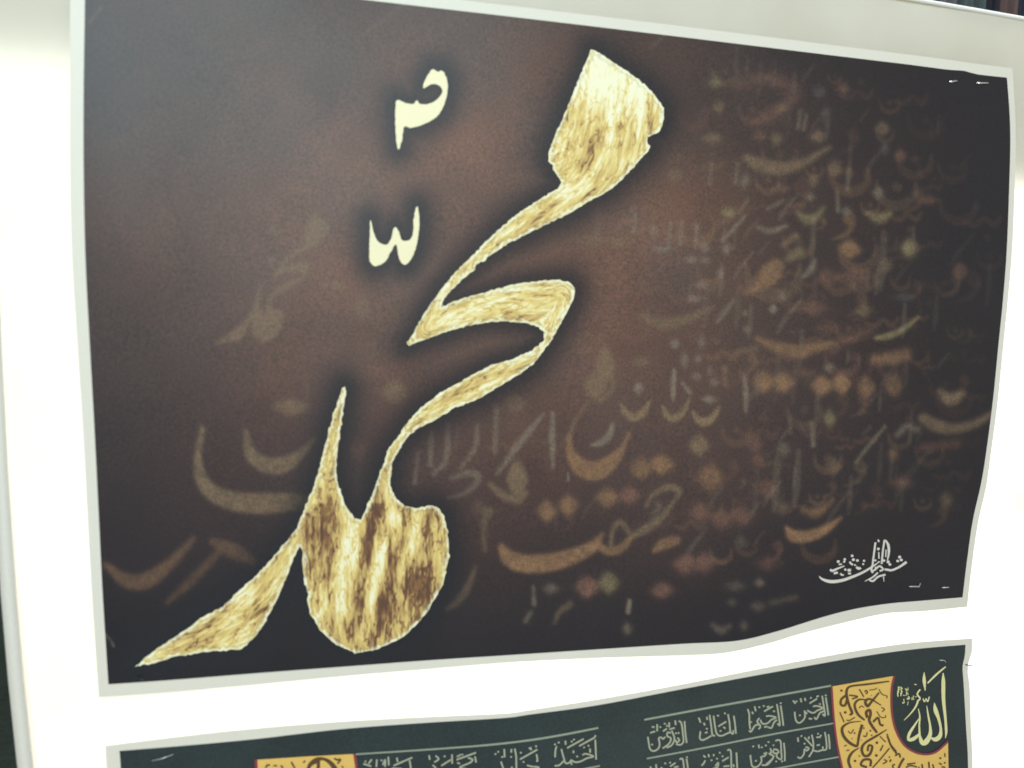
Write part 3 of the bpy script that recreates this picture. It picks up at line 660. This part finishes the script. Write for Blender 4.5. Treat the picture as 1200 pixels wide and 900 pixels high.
# --- the golden word
guides = {'stroke': np.array([(716, 60), (712, 130), (690, 205), (620, 255), (560, 305), (500, 385), (560, 362), (640, 350), (662, 350), (640, 405), (560, 450), (480, 500), (450, 560)], float)}
word, q, b = cut_shape('calligraphy', letter, 0.0009, MAT['gold'], poster, 2.4, 0.45, 3.0)
def flow_of(q):
    x, y = q[:, 0], q[:, 1]; out = np.zeros((len(q), 3))
    def along(poly):
        p = np.asarray(poly, float); best = np.full(len(x), 1e9); S = np.zeros(len(x)); T = np.zeros(len(x)); s0 = 0
        for i in range(len(p) - 1):
            ab = p[i + 1] - p[i]; LL = np.hypot(*ab); t = ((x - p[i, 0]) * ab[0] + (y - p[i, 1]) * ab[1]) / LL / LL
            tc = np.clip(t, 0, 1); d = np.hypot(x - p[i, 0] - tc * ab[0], y - p[i, 1] - tc * ab[1])
            sg = np.sign((x - p[i, 0]) * ab[1] - (y - p[i, 1]) * ab[0]); k = d < best
            best[k] = d[k]; S[k] = s0 + tc[k] * LL; T[k] = (sg * d)[k]; s0 += LL
        return np.stack([S, T, 0 * S], -1)
    a = along(catmull(guides['stroke'], 8)); bowl = np.stack([y + 0.12 * x, x * 1.0, 0 * x], -1) + 300
    leg = along(catmull([(402, 450), (385, 530), (368, 600), (320, 690), (255, 745), (150, 785)], 8)) + 900
    bowlz = (y > 560) & (x > 352) & ~((x < 372) & (y < 600)); legz = (x < 352) | ((x < 408) & (y < 600) & (y > 440))
    out[:] = a; out[bowlz] = bowl[bowlz]; out[legz & ~bowlz] = leg[legz & ~bowlz]
    return out, bowlz
fl, bowlz = flow_of(q)
attr(word, 'flow', fl, 'FLOAT_VECTOR')
attr(word, 'rim', dist_poly(b, q[:, 0], q[:, 1]), 'FLOAT')
x, y = q[:, 0], q[:, 1]
pale = 0.14 * gauss(x, y, 715, 95, 50, 45) + 0.10 * gauss(x, y, 655, 195, 14, 18) + 0.12 * gauss(x, y, 628, 415, 22, 16) + 0.10 * gauss(x, y, 565, 300, 22, 14) - 0.10 * gauss(x, y, 684, 168, 20, 22)
sl = x + (y - 650) * 0.13                  # the bowl's streaks lean a little
pale += 0.18 * gauss(sl, y, 410, 655, 8, 40) - 0.17 * gauss(sl, y, 427, 650, 5, 75) - 0.13 * gauss(sl, y, 372, 628, 9, 40) - 0.14 * gauss(sl, y, 497, 686, 17, 26) + 0.16 * gauss(sl, y, 447, 655, 4.5, 32) + 0.14 * gauss(sl + (y - 650) * .25, y, 478, 652, 5, 26) - 0.16 * gauss(sl, y, 456, 715, 7, 34) + 0.13 * gauss(sl, y, 437, 735, 5, 22)
pale += 0.10 * gauss(sl, y, 462, 608, 8, 10) - 0.10 * gauss(sl, y, 470, 600, 3, 30) - 0.12 * gauss(sl, y, 493, 610, 5, 14) - 0.10 * gauss(sl, y, 464, 665, 4, 40) + 0.06 * gauss(sl, y, 390, 700, 10, 30) + 0.05 * gauss(x, y, 270, 730, 30, 20) - 0.10 * gauss(sl, y, 436, 585, 5, 20)
pale += 0.05 * gauss(x, y, 600, 350, 60, 14) + 0.03 - 0.055 * (y > 590) + 0.03 * (x < 352)
attr(word, 'pale', pale, 'FLOAT')
word['label'] = 'large golden Arabic word sweeping across the poster'
for nm, pl in (('hook_mark', upper), ('double_hook_mark', lower)):
    o, qq, bb = cut_shape(nm, catmull(pl, 3, True), 0.0009, MAT['cream_ink'], poster, 2.6, 0.25, 2.5)

# --- signature
def zs(ox, oy, s, strokes, wmul=1.0):
    return [[(ox + p[0] / s, oy + p[1] / s, (p[2] if len(p) > 2 else dw) / s * wmul) for p in st] for dw, st in strokes]
sg = [(20, [(50, 525, 6), (100, 565, 20), (200, 590, 27), (330, 575, 25), (450, 535, 22), (580, 480, 19), (690, 415, 16), (770, 360, 8)]),
      (16, [(740, 110), (725, 220), (705, 380), (690, 450), (710, 485)]), (22, [(768, 75, 10), (785, 105, 18)]), (24, [(775, 190)]), (11, [(780, 230), (782, 310)]),
      (16, [(850, 80), (830, 220), (815, 375)]), (20, [(862, 80, 10), (898, 150, 22), (902, 250, 18), (885, 335, 8)]), (10, [(870, 200), (865, 290)]),
      (15, [(690, 470), (740, 440), (790, 400), (832, 440), (790, 462)]), (14, [(770, 480), (700, 540), (610, 585, 5)]), (16, [(665, 570), (710, 582), (775, 530), (862, 505)]), (10, [(838, 530), (845, 592, 4)]),
      (18, [(850, 440), (890, 445), (940, 450), (1030, 412), (1120, 350, 22)]), (26, [(1035, 290)]), (24, [(1012, 338)]), (26, [(1055, 325)]), (26, [(895, 350)]), (24, [(916, 380)]), (22, [(845, 332)]), (20, [(738, 330)]), (20, [(745, 420)]), (18, [(780, 350)]),
      (15, [(185, 440), (212, 458, 20), (280, 430), (362, 398, 8)]), (26, [(285, 345)]), (22, [(365, 318)]), (20, [(358, 346)]), (24, [(455, 275)]), (26, [(470, 322)]), (24, [(520, 332)]), (20, [(600, 336)]), (18, [(590, 376)]),
      (16, [(425, 345), (440, 370), (465, 385)]), (18, [(230, 490), (280, 478)]), (14, [(310, 490), (330, 510), (352, 505)]), (18, [(365, 432), (378, 455)]), (22, [(398, 452), (440, 450)]), (16, [(405, 492), (440, 490)]), (20, [(505, 410), (535, 432), (560, 420)]), (12, [(290, 380), (330, 378)]), (12, [(480, 380), (500, 395)])]
ribbons('signature', zs(955, 625, 10.43, sg, 1.45), 0.0009, MAT['sign_ink'], poster, 0.8)

# --- staples and pins holding the papers
def staple(pts, parent, r=0.0007, lift=0.0016):
    P = []
    for i, (x, y) in enumerate(pts):
        P.append(at(x, y, float(bulge(x, y)) + lift))
    a, b = pts[0], pts[-1]
    P = [at(a[0], a[1], float(bulge(*a)) - 0.003)] + P + [at(b[0], b[1], float(bulge(*b)) - 0.003)]
    return tube('staple', P, r, MAT['staple'], parent, 6)
def pin(a, b, parent):
    A = at(a[0], a[1], float(bulge(*a)) - 0.002); B = at(b[0], b[1], float(bulge(*b)) + 0.006)
    return tube('nail', [A, B, B + (B - A) * 0.02], 0.0006, MAT['pin'], parent, 8)
for s in ([(1112.5, 95.8), (1121, 94.8)], [(1145, 97.2), (1158, 97.2)], [(1065, 687), (1077, 687.5), (1078.5, 683.5)], [(1104, 688.6), (1111.5, 688.3)]): staple(s, poster)
pin((157, 790), (168, 797.5), poster)

# ------------------------------------------------------------------ lower poster
top_q = [(140, 880), (220, 873.5), (300, 866), (400, 854.5), (500, 847), (590, 841.5), (620, 837.5), (700, 826.5), (800, 807.5), (900, 789), (1000, 771), (1070, 761), (1131.5, 755.5)]
right_q = [(1131.5, 755.5), (1130.5, 770), (1128, 781), (1129.5, 805), (1132, 850), (1134.5, 900), (1134, 1000), (1128, 1100), (1120, 1200)]
left_q = [(140, 880), (141.5, 900), (148, 1000), (156, 1110), (166, 1230)]
bot_q = [(166, 1230), (400, 1222), (700, 1214), (1000, 1205), (1120, 1200)]
top_t = [(123.5, 874), (220, 862), (300, 853.5), (400, 845.5), (500, 840), (590, 836), (620, 832), (700, 819.5), (800, 801.5), (900, 781.5), (1000, 763), (1070, 753), (1139, 748)]
right_t = [(1139, 748), (1138.5, 765), (1133.5, 781), (1136, 805), (1137.5, 850), (1139.5, 900), (1140, 1000), (1134, 1100), (1126, 1212)]
left_t = [(123.5, 874), (125, 900), (131, 1000), (140, 1110), (150, 1246)]
bot_t = [(150, 1246), (400, 1236), (700, 1227), (1000, 1217), (1126, 1212)]
low = thing('poster', 'dark teal poster with rows of Arabic names and tan panels, hung under the golden calligraphy', 'poster', tuple(at(640, 1240)), 'posters on the white sheet')
patch('paper_sheet', coons(top_t, bot_t, left_t, right_t, 130, 60), 0.0, MAT['paper'], low, 0.0005)
g2 = coons(top_q, bot_q, left_q, right_q, 260, 110)
field, fx, fy = patch('printed_field', g2, 0.0006, MAT['ink'], low)
tc = 0.6 * smooth_noise(fx, fy, 90, 21) + 0.4 * smooth_noise(fx, fy, 30, 22)
teal = np.array([0.016, 0.028, 0.031])[None] * (0.75 + 0.5 * tc[:, None]) + np.array([0.010, 0.012, 0.008])[None] * gauss(fx, fy, 830, 860, 110, 60)[:, None]
attr(field, 'ink', np.c_[teal, np.ones(len(fx))], 'FLOAT_COLOR')
OFF = 0.0009
for pts in ([(755, 843.5, 2.2), (830, 829.5, 2.4), (900, 817, 2.4), (974, 803.5, 2.2)], [(758, 889, 1.8), (830, 875.5, 2), (900, 861.5, 2), (977, 847.5, 1.8)],
            [(900, 902.5, 1.8), (945, 894, 1.8), (983, 887, 1.8)], [(416, 884, 1.8), (500, 878.5, 2.0), (570, 873.2, 2.2), (620, 867.5, 2.4), (660, 861, 2.4), (701, 853, 2.2)],
            [(560, 921, 1.8), (640, 909, 1.8), (703, 897.5, 1.8)], [(416, 928, 1.8), (500, 922, 1.8), (560, 917, 1.8)]):
    ribbons('ruled_line', [pts], OFF, MAT['rule_ink'], low)

A = (755, 835, 10.909); B = (870, 805, 9.473); C = (580, 855, 9.23); E = (415, 875, 7.5)
W = 15
words = [
 (A, [[(515, 110), (525, 250), (542, 390)], [(440, 105), (475, 140), (495, 280), (500, 370), (465, 412), (405, 405)], [(425, 320), (448, 355), (415, 385), (400, 350)], [(350, 230), (385, 330), (352, 415), (285, 450)], [(340, 262), (300, 255), (292, 300), (340, 330), (318, 395), (235, 458)],
      [(268, 310), (240, 338), (215, 318), (185, 330), (196, 400), (178, 462), (120, 492), (75, 468), (58, 390), (45, 310)], [(405, 265)], [(438, 262)], [(95, 180), (130, 190)], [(165, 150), (165, 240)], [(205, 185)], [(250, 145), (275, 140)], [(240, 240), (290, 205)], [(318, 125), (320, 190)], [(395, 100), (402, 160)], [(320, 215), (390, 195)], [(100, 410)], [(290, 170)], [(75, 260), (140, 240)]]),
 (A, [[(1145, 40), (1160, 150), (1172, 270)], [(1070, 20), (1090, 130), (1100, 240), (1132, 272), (1140, 225)], [(1100, 250), (1050, 272), (990, 297), (940, 285), (912, 220), (885, 40)], [(835, 30), (855, 170), (872, 285), (905, 295)], [(860, 295), (800, 330), (745, 352), (710, 325), (718, 240)], [(945, 178), (1050, 115)], [(695, 65), (720, 130)], [(800, 55), (805, 95)], [(930, 35), (955, 45)], [(1010, 185), (1040, 205)], [(790, 200), (810, 215)], [(1030, 10)], [(775, 260), (810, 250)], [(760, 130), (775, 165)], [(975, 235)]]),
 (B, [[(425, 205), (440, 310), (455, 430)], [(383, 190), (400, 300), (415, 425), (388, 405)], [(385, 365), (350, 395), (322, 455), (285, 445)], [(262, 325), (310, 322), (372, 340), (320, 365), (280, 402), (225, 408), (198, 365)], [(188, 345), (165, 385), (200, 435), (180, 470)], [(195, 415), (140, 430), (95, 497), (75, 482)], [(58, 245), (75, 300), (78, 400), (88, 470)], [(135, 215), (148, 270)], [(188, 225)], [(237, 212)], [(240, 272), (340, 215)], [(270, 225), (300, 215)], [(95, 390)], [(350, 270)], [(240, 445), (280, 440)], [(425, 180)], [(105, 275), (120, 300)]]),
 (B, [[(925, 115), (940, 210), (955, 315)], [(885, 98), (900, 190), (917, 318), (888, 300)], [(905, 268), (860, 290), (822, 358), (798, 335)], [(783, 215), (830, 212), (892, 235), (830, 262), (790, 288), (745, 275), (720, 258)], [(690, 260), (692, 340), (640, 397), (600, 382), (585, 330), (580, 275)], [(638, 315)], [(735, 350), (775, 355)], [(560, 150), (590, 185)], [(645, 125), (655, 170)], [(692, 120), (700, 155)], [(760, 122)], [(745, 182), (830, 130)], [(820, 110), (850, 98)], [(850, 185), (870, 195)], [(720, 300), (705, 285), (690, 280)], [(600, 160)], [(925, 95)]]),
 (B, [[(955, 525), (965, 600), (970, 690)], [(915, 500), (930, 590), (932, 688), (880, 702), (835, 715), (785, 705)], [(770, 530), (787, 620), (782, 700), (738, 778)], [(688, 560), (730, 605), (780, 660)], [(700, 665), (737, 680), (715, 708), (690, 690), (682, 745), (645, 790), (612, 775)], [(820, 560), (870, 555)], [(840, 520)], [(870, 540)], [(825, 650), (860, 640)], [(890, 660), (895, 690)], [(615, 560), (620, 610)], [(655, 545)], [(740, 550), (735, 580)], [(690, 630)]]),
 (B, [[(460, 620), (470, 720), (470, 825)], [(365, 600), (400, 588), (425, 610), (430, 700), (432, 800), (385, 780), (380, 740)], [(345, 690), (390, 700), (400, 730), (350, 735), (340, 700)], [(350, 760), (330, 800), (260, 862)], [(310, 680), (320, 730), (290, 740)], [(300, 745), (345, 775), (280, 860), (215, 868)], [(205, 770), (210, 830), (165, 885), (112, 882), (95, 820), (88, 755)], [(150, 820)], [(235, 745), (268, 730), (245, 768), (215, 770)], [(120, 660)], [(180, 640), (185, 680)], [(215, 670)], [(290, 612)], [(260, 650)], [(370, 820), (380, 835)], [(440, 825)], [(340, 640), (350, 655)]]),
 (A, [[(1178, 510), (1185, 640), (1192, 760)], [(1060, 485), (1092, 475), (1108, 510), (1112, 640), (1115, 760)], [(995, 622), (1080, 572)], [(905, 690), (945, 640), (935, 700), (870, 720)], [(755, 548), (785, 575)], [(820, 530), (828, 570)], [(885, 530), (890, 560)], [(955, 508), (975, 520)], [(1010, 690), (1090, 680)], [(1140, 660), (1145, 700)], [(780, 610), (760, 650), (730, 680)], [(860, 610)], [(930, 590)], [(1000, 560)]]),
 (A, [[(540, 590), (555, 690), (562, 770)], [(450, 600), (488, 590), (505, 680), (510, 770)], [(330, 690), (400, 642)], [(260, 640), (275, 660)], [(150, 660), (155, 720)], [(75, 690), (90, 720)], [(330, 640)], [(380, 700), (440, 690)], [(210, 700), (230, 715)], [(545, 570)]]),
 (C, [[(1085, 108), (1090, 210), (1095, 325)], [(945, 275), (985, 262), (1065, 290), (1000, 308), (930, 342), (870, 352), (820, 330), (832, 382)], [(830, 345), (770, 365), (745, 310), (718, 210)], [(742, 340), (695, 385), (645, 392)], [(780, 200), (960, 100)], [(910, 178), (1085, 82)], [(650, 300), (655, 220), (668, 180)], [(690, 140)], [(650, 160)], [(762, 120), (765, 165)], [(855, 108)], [(830, 130)], [(960, 200), (970, 185)], [(1028, 205), (1030, 250)], [(850, 225), (850, 255)], [(890, 290)], [(1085, 70)], [(1010, 165), (1015, 185)]]),
 (C, [[(215, 205), (230, 300), (232, 430)], [(270, 322), (460, 215)], [(65, 345), (92, 425)], [(100, 210), (105, 300)], [(70, 300), (90, 290)], [(365, 205), (395, 195)], [(390, 215)], [(450, 265), (462, 345)], [(345, 385), (400, 400), (475, 408), (420, 440)], [(35, 240)], [(5, 265)], [(175, 295)], [(280, 250)], [(310, 350)], [(445, 180)], [(180, 210), (175, 250)], [(180, 400), (190, 430)], [(455, 340)]]),
 (E, [[(900, 115), (1072, 52)], [(1000, 98), (1040, 112), (1020, 140), (930, 182), (1000, 200)], [(765, 168), (850, 115)], [(860, 68), (862, 150)], [(715, 78), (742, 108), (705, 138)], [(658, 75), (665, 115)], [(795, 85)], [(930, 65), (925, 85)], [(905, 140), (930, 150)], [(950, 70)], [(690, 160), (720, 190)], [(1062, 85), (1072, 140)], [(910, 85)]]),
 (E, [[(345, 168), (512, 95)], [(488, 120), (500, 200)], [(375, 95), (382, 135)], [(300, 88), (305, 165)], [(252, 162), (272, 115), (272, 178)], [(200, 112), (195, 180)], [(80, 150), (150, 172)], [(155, 112), (125, 150)], [(100, 130)], [(330, 190), (420, 195)], [(240, 120)]]),
]
for (ox, oy, s), st in words:
    ww = W * s / 10.0
    ribbons('lettered_name', zs(ox, oy, s, [(ww if len(k) > 1 else ww * 1.25, k) for k in st], 1.3), OFF, MAT['grey_ink'], low, 0.8)

# tan panel beside the round emblem
arc = [(1048, 792), (1045, 808), (1045, 832), (1049, 853), (1058, 871), (1070, 880.5), (1084, 884), (1097, 881), (1111, 869)]
lft = [(974.5, 804.5), (977, 840), (981, 872), (988, 905), (999, 960), (1008, 1010)]
pan, _, _ = cut_shape('tan_panel', lft + [(1112, 1010), (1112, 930)] + arc[::-1][0:] + [(1012, 798)], OFF, MAT['tan_ink'], low, 4.0, 0.0, 3.0)
for ln in (lft, arc): ribbons('crimson_border', [[(x, y, 2.5) for x, y in ln]], 0.0012, MAT['red_ink'], pan)
P5 = (965, 785, 7.82); P6 = (1040, 770, 6.92)
tl = [(18, [(602, 105, 12), (420, 130), (255, 150), (215, 185, 24), (215, 250, 26), (238, 330, 24), (262, 395, 26), (238, 415, 14)]), (22, [(205, 235), (165, 270), (160, 318), (198, 325), (218, 268)]), (14, [(235, 232), (312, 245), (262, 268)]),
      (24, [(165, 190)]), (26, [(200, 390)]), (12, [(150, 388), (190, 480)]), (10, [(212, 458), (235, 465), (290, 435)]), (12, [(330, 178), (370, 248)]), (12, [(378, 205), (392, 188), (404, 206), (388, 222)]), (8, [(420, 186), (470, 180), (490, 165)]), (10, [(440, 235)]),
      (20, [(512, 208, 14), (450, 282), (405, 332, 26), (385, 290, 24), (428, 268, 18), (530, 325, 8)]), (9, [(508, 178), (540, 225), (582, 240), (580, 262)]), (10, [(530, 345), (560, 360), (538, 385)]), (9, [(488, 380), (525, 432), (568, 436), (570, 415)]),
      (18, [(385, 272, 10), (320, 276), (286, 325, 22), (315, 405, 24), (378, 462, 16)]), (9, [(328, 352), (345, 332), (372, 345)]), (26, [(402, 440), (393, 388), (425, 370), (432, 410), (420, 462), (450, 520), (492, 576, 22)]), (20, [(455, 478), (500, 440), (520, 498), (552, 512)]),
      (24, [(345, 472, 6), (240, 485, 14), (175, 530, 24), (182, 600, 28), (230, 660, 28), (290, 696, 24), (312, 690, 22), (328, 600, 24), (356, 502, 26)]), (9, [(225, 560), (250, 582), (278, 545)]), (18, [(285, 580)]), (12, [(263, 632)]), (16, [(370, 535)]), (12, [(365, 605), (390, 610), (402, 572)]), (18, [(430, 558)]), (16, [(442, 600)]), (10, [(350, 645)]),
      (20, [(582, 548, 8), (480, 610), (385, 668), (352, 722, 26), (372, 785, 24), (422, 778, 24), (448, 705, 22), (415, 695), (405, 745)]), (11, [(518, 610), (570, 662)]), (26, [(490, 668)]), (18, [(585, 595)]), (16, [(600, 640), (620, 690), (668, 748)]), (12, [(548, 690), (520, 745)]),
      (12, [(606, 718), (530, 810), (450, 900)]), (26, [(485, 785)]), (16, [(330, 790)]), (24, [(290, 835)]), (22, [(328, 714, 8), (262, 760), (230, 830, 26), (250, 905)]), (22, [(400, 895), (345, 870), (370, 825), (432, 828), (430, 885)]), (12, [(555, 822), (582, 838), (545, 862)]), (16, [(605, 800)]), (14, [(635, 880), (640, 905)]), (10, [(190, 700), (215, 690)]), (10, [(210, 740), (238, 735)])]
t2 = [(16, [(0, 640), (30, 720), (75, 782)]), (14, [(62, 800), (95, 785), (105, 815)]), (18, [(135, 820), (105, 870), (88, 915)]), (12, [(158, 870), (228, 860)]), (12, [(150, 895), (190, 880), (240, 892)]), (14, [(280, 868), (286, 905)]), (14, [(335, 850), (340, 905)]), (12, [(368, 870), (376, 905)]), (12, [(418, 860), (442, 872)]), (10, [(465, 780), (468, 812)]), (18, [(430, 820)]), (16, [(466, 858)]), (12, [(440, 890), (470, 895)]), (14, [(20, 850), (30, 830)]), (12, [(40, 880), (62, 870)]), (14, [(255, 895)])]
ribbons('brown_lettering', zs(*P5, tl) + zs(*P6, t2), 0.0012, MAT['brown_ink'], pan, 0.8)
al = [(20, [(452, 128, 6), (453, 200, 30), (455, 350, 28), (470, 500, 21), (476, 600, 20), (470, 658, 5)]), (15, [(472, 78, 10), (400, 138, 16), (325, 212, 12)]), (16, [(297, 123, 5), (298, 190, 27), (306, 275, 5)]), (9, [(288, 335), (300, 362), (314, 338), (326, 362), (340, 320)]),
      (20, [(380, 370, 5), (390, 430, 34), (415, 500, 24), (432, 580, 20), (425, 640, 34), (390, 668, 34), (352, 655, 12)]), (20, [(318, 395, 5), (330, 470, 14), (346, 560, 18), (345, 630, 32), (312, 688, 44), (280, 692, 36), (260, 635, 18)]),
      (14, [(250, 418, 6), (262, 480, 12), (258, 560, 14), (262, 640, 18)]), (18, [(255, 500, 8), (215, 560, 18), (178, 620, 24), (170, 668, 22), (205, 666, 30), (242, 640, 24), (262, 615, 10)]), (14, [(250, 348, 16), (230, 400, 15), (190, 455, 11), (135, 512, 5)]), (13, [(265, 262), (242, 300), (264, 335), (248, 355)])]
r = random.Random(4)
for k in range(30):
    x = r.uniform(78, 228); y0 = 235 + (228 - x) * 0.15; yy = r.uniform(y0 - 20, y0 + 120); dx, dy = r.choice([(5, 34), (3, 22), (16, 4), (10, 10), (-4, 30)])
    al.append((r.uniform(5, 9), [(x, yy), (x + dx * .4, yy + dy * .6), (x + dx, yy + dy)]))
ribbons('emblem_lettering', zs(*P6, al), OFF, MAT['allah_ink'], low, 0.8)['label'] = 'pale gold Arabic word in the round emblem'
# tan panel at the other end
pan2, _, _ = cut_shape('tan_panel', [(299, 890.5), (360, 886.5), (416, 883.5), (424, 930), (434, 990), (436, 1010), (310, 1018), (302, 950)], OFF, MAT['tan_ink'], low, 5.0, 0.0, 4.0)
for ln in ([(300, 890.5), (302, 930), (306, 975), (310, 1018)], [(415.5, 883.5), (421, 920), (428, 955), (436, 1010)]): ribbons('crimson_border', [[(x, y, 3.2) for x, y in ln]], 0.0012, MAT['red_ink'], pan2)
P8 = (290, 860, 8.571)
sw = [(40, [(605, 370, 30), (630, 310, 40), (690, 268, 55), (750, 250, 30), (820, 280, 40), (880, 350, 50), (900, 420, 40)]), (34, [(712, 270), (712, 330), (705, 400)]), (18, [(440, 282), (475, 345), (500, 390)]), (16, [(560, 292), (580, 270)]), (18, [(185, 345), (195, 318), (225, 312)]), (14, [(260, 320), (300, 322)]), (18, [(335, 318), (360, 345)]), (18, [(870, 245), (900, 262), (935, 258), (905, 300)]), (12, [(945, 320), (965, 345)])]
ribbons('brown_lettering', zs(*P8, sw), 0.0012, MAT['brown_ink'], pan2, 1.0)
staple([(178, 891.5), (190, 889), (203, 884)], low, 0.0004, 0.0012); staple([(1100.5, 773.5), (1107, 774), (1108.5, 776)], low, 0.0004, 0.0012)
pin((1128, 778.3), (1139, 780.2), low)
